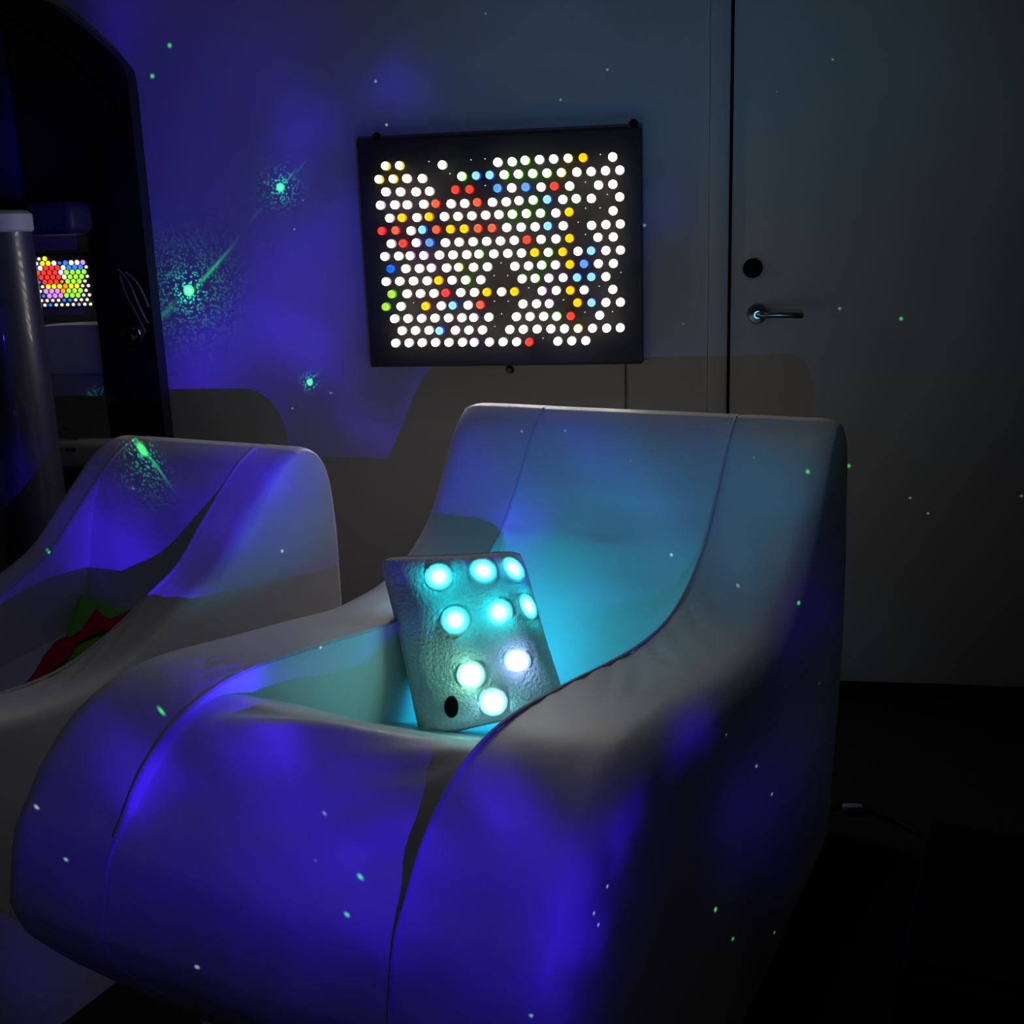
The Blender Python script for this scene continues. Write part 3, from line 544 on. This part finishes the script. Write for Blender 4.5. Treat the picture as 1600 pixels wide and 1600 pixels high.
WSTAR = [(-0.2907, 0.33394, 0.0011, 0.0011, 0, 3.5316), (-0.39391, 0.28314, 0.00161, 0.00161, 0, 6.1786), (-0.38603, 0.24542, 0.0016, 0.0016, 0, 7.1807), (-0.18469, 0.28191, 0.00132, 0.00132, 0, 4.2304), (-0.22623, 0.25911, 0.00132, 0.00132, 0, 4.2575), (0.00544, 0.28002, 0.00132, 0.00132, 0, 2.5199), (-0.03987, 0.25676, 0.00119, 0.00119, 0, 1.1912), (-0.471, 0.18209, 0.00126, 0.00126, 0, 2.5307), (-0.48128, 0.15624, 0.00126, 0.00126, 0, 4.4342), (-0.45679, 0.0009, 0.00126, 0.00126, 0, 4.7836), (-0.49716, -0.01392, 0.00128, 0.00128, 0, 5.0152), (-0.57728, -0.09438, 0.00239, 0.00239, 0, 5.2271), (-0.60883, -0.12732, 0.00251, 0.00251, 0, 3.654), (-1.08205, -0.25902, 0.00312, 0.00312, 0, 4.8049), (-1.0692, -0.31578, 0.00317, 0.00317, 0, 2.433), (-0.939, -0.43084, 0.00322, 0.00322, 0, 2.381), (-0.72041, -0.22896, 0.00241, 0.00241, 0, 1.3263), (-0.75421, -0.27571, 0.00166, 0.00166, 0, 0.4286), (-0.40445, -0.27544, 0.00263, 0.00263, 0, 1.0884), (-0.43367, -0.29835, 0.00269, 0.00269, 0, 1.0087), (-0.42452, -0.31802, 0.0027, 0.0027, 0, 1.0523), (-0.54794, -0.41506, 0.00292, 0.00292, 0, 0.6139), (-0.08999, -0.47387, 0.00187, 0.00187, 0, 3.1197), (-0.12671, -0.26064, 0.0021, 0.0021, 0, 3.2856), (-0.10008, -0.30611, 0.00211, 0.00211, 0, 3.2679), (-0.17879, -0.19817, 0.00154, 0.00154, 0, 0.918), (-0.02985, -0.22037, 0.00133, 0.00133, 0, 1.3396), (-0.12127, -0.10427, 0.00194, 0.00194, 0, 2.6966), (-0.17757, -0.08676, 0.00191, 0.00191, 0, 3.5174), (-0.20677, -0.00749, 0.00124, 0.00124, 0, 1.0382), (-0.09352, 0.00155, 0.00124, 0.00124, 0, 0.9224), (-0.30522, 0.01148, 0.00125, 0.00125, 0, 2.7652), (-0.26404, 0.01406, 0.00124, 0.00124, 0, 1.7905), (-0.36528, -0.07496, 0.00129, 0.00129, 0, 3.0733), (-0.15309, 0.14931, 0.00178, 0.00178, 0, 3.8497), (-0.11821, 0.06134, 0.00119, 0.00119, 0, 1.8481), (0.01849, 0.07236, 0.00179, 0.00179, 0, 2.7226), (0.08656, -0.09942, 0.00148, 0.00148, 0, 2.7707), (0.10289, -0.11368, 0.00149, 0.00149, 0, 2.3298), (0.18197, -0.09687, 0.00151, 0.00151, 0, 2.8739), (-0.73224, -0.03357, 0.00142, 0.00142, 0, 3.7909)]

def projector():
    l = bpy.data.lights.new('star_projector', 'POINT'); l.energy = 56; l.shadow_soft_size = .0012; l.use_nodes = True
    o = bpy.data.objects.new('star_projector', l); o.location = LP_; COL.objects.link(o)
    nt = l.node_tree; N = nt.nodes; K = nt.links; N.clear()
    out = N.new('ShaderNodeOutputLight'); em = N.new('ShaderNodeEmission'); K.new(em.outputs[0], out.inputs[0])
    tc = N.new('ShaderNodeTexCoord'); sp = N.new('ShaderNodeSeparateXYZ'); K.new(tc.outputs['Normal'], sp.inputs[0])
    def m(op, a, b=None, c=None, clamp=False):
        n = N.new('ShaderNodeMath'); n.operation = op; n.use_clamp = clamp
        for i, v in enumerate((a, b, c)):
            if v is None: continue
            if isinstance(v, (int, float)): n.inputs[i].default_value = v
            else: K.new(v, n.inputs[i])
        return n.outputs[0]
    A = m('DIVIDE', sp.outputs[0], sp.outputs[1]); E_ = m('DIVIDE', sp.outputs[2], sp.outputs[1])
    cb_ = N.new('ShaderNodeCombineXYZ'); K.new(A, cb_.inputs[0]); K.new(E_, cb_.inputs[1]); P = cb_.outputs[0]
    def vm(op, a, v):
        n = N.new('ShaderNodeVectorMath'); n.operation = op; K.new(a, n.inputs[0]); n.inputs[1].default_value = v; return n
    nz = N.new('ShaderNodeTexNoise'); nz.inputs['Scale'].default_value = 7; nz.inputs['Detail'].default_value = 3; K.new(P, nz.inputs['Vector'])
    warp = N.new('ShaderNodeVectorMath'); warp.operation = 'MULTIPLY_ADD'; K.new(nz.outputs['Color'], warp.inputs[0]); warp.inputs[1].default_value = (.12, .12, 0); 
    sh = vm('ADD', P, (-.06, -.06, 0)); K.new(sh.outputs[0], warp.inputs[2]); PW = warp.outputs[0]
    fine = N.new('ShaderNodeTexVoronoi'); fine.inputs['Scale'].default_value = 420; K.new(P, fine.inputs['Vector'])
    speck = m('MULTIPLY', m('LESS_THAN', fine.outputs['Distance'], .36), 1.9)
    def dist(src, a, e):
        n = N.new('ShaderNodeVectorMath'); n.operation = 'DISTANCE'; K.new(src, n.inputs[0]); n.inputs[1].default_value = (a, e, 0); return n.outputs['Value']
    def lobe(r, src, hard, cur):
        a, e, rx, ry, rot, amp = r
        if rx != ry:
            mp = N.new('ShaderNodeMapping'); mp.vector_type = 'TEXTURE'; K.new(src, mp.inputs[0]); mp.inputs['Location'].default_value = (a, e, 0)
            mp.inputs['Rotation'].default_value[2] = rot; mp.inputs['Scale'].default_value = (rx, ry, 1)
            d = dist(mp.outputs[0], 0, 0); k = m('MULTIPLY', d, d)
        elif hard: return m('MULTIPLY_ADD', m('MULTIPLY_ADD', dist(src, a, e), -1 / rx, 1.0, clamp=True), amp, cur)
        else:
            d = m('MULTIPLY', dist(src, a, e), 1 / rx); k = m('MULTIPLY', d, d)
        return m('MULTIPLY_ADD', m('POWER', math.exp(-1), k), amp, cur)
    def addc(cur, val, col):
        mx = N.new('ShaderNodeVectorMath'); mx.operation = 'SCALE'; mx.inputs[0].default_value = col; K.new(val, mx.inputs['Scale'])
        if cur is None: return mx.outputs[0]
        ad = N.new('ShaderNodeVectorMath'); ad.operation = 'ADD'; K.new(cur, ad.inputs[0]); K.new(mx.outputs[0], ad.inputs[1]); return ad.outputs[0]
    def total(L, src, hard=False):
        cur = 0.0
        for r in L: cur = lobe(r, src, hard, cur)
        return cur
    n2 = N.new('ShaderNodeTexNoise'); n2.inputs['Scale'].default_value = 5; n2.inputs['Detail'].default_value = 4; K.new(P, n2.inputs['Vector'])
    mod = m('MULTIPLY_ADD', n2.outputs['Fac'], 1.3, .35)
    col = None
    if BLUE: col = addc(col, m('MULTIPLY', total(BLUE, PW), mod), (.045, .008, 1.0))
    if TEAL: col = addc(col, total(TEAL, PW), (.12, .55, 1.0))
    if AQUA: col = addc(col, total(AQUA, PW), (.03, .40, 1.0))
    if HALO: col = addc(col, m('MULTIPLY', total(HALO, P), speck), (.0, 1.0, .55))
    if STREAK: col = addc(col, total(STREAK, P), (.02, 1.0, .15))
    if GSTAR: col = addc(col, total(GSTAR, P, True), (.06, 1.0, .16))
    if WSTAR: col = addc(col, total(WSTAR, P, True), (.6, 1.0, .9))
    if col: K.new(col, em.inputs['Color']); em.inputs['Strength'].default_value = 1.0
    else: em.inputs['Strength'].default_value = 0
    return o
projector()
# unseen area fill added above the chair backs to lift the wall grey
dl = bpy.data.lights.new('overhead_fill', 'AREA'); dl.shape = 'DISK'; dl.size = .35; dl.energy = .25; dl.color = (1, .92, .90)
do = bpy.data.objects.new('overhead_fill', dl); do.location = (-.2, 2.25, 2.66); COL.objects.link(do)
sl = lamp('overhead_spot_fill', (-.25, 2.05, 2.66), (1, .90, .87), 2.5, .05, 'SPOT'); sl.data.spot_size = math.radians(76); sl.data.spot_blend = .9  # unseen spot fill added to brighten the arm tops

SC.view_settings.view_transform = 'Standard'; SC.view_settings.look = 'None'; SC.view_settings.exposure = 0; SC.view_settings.gamma = 1
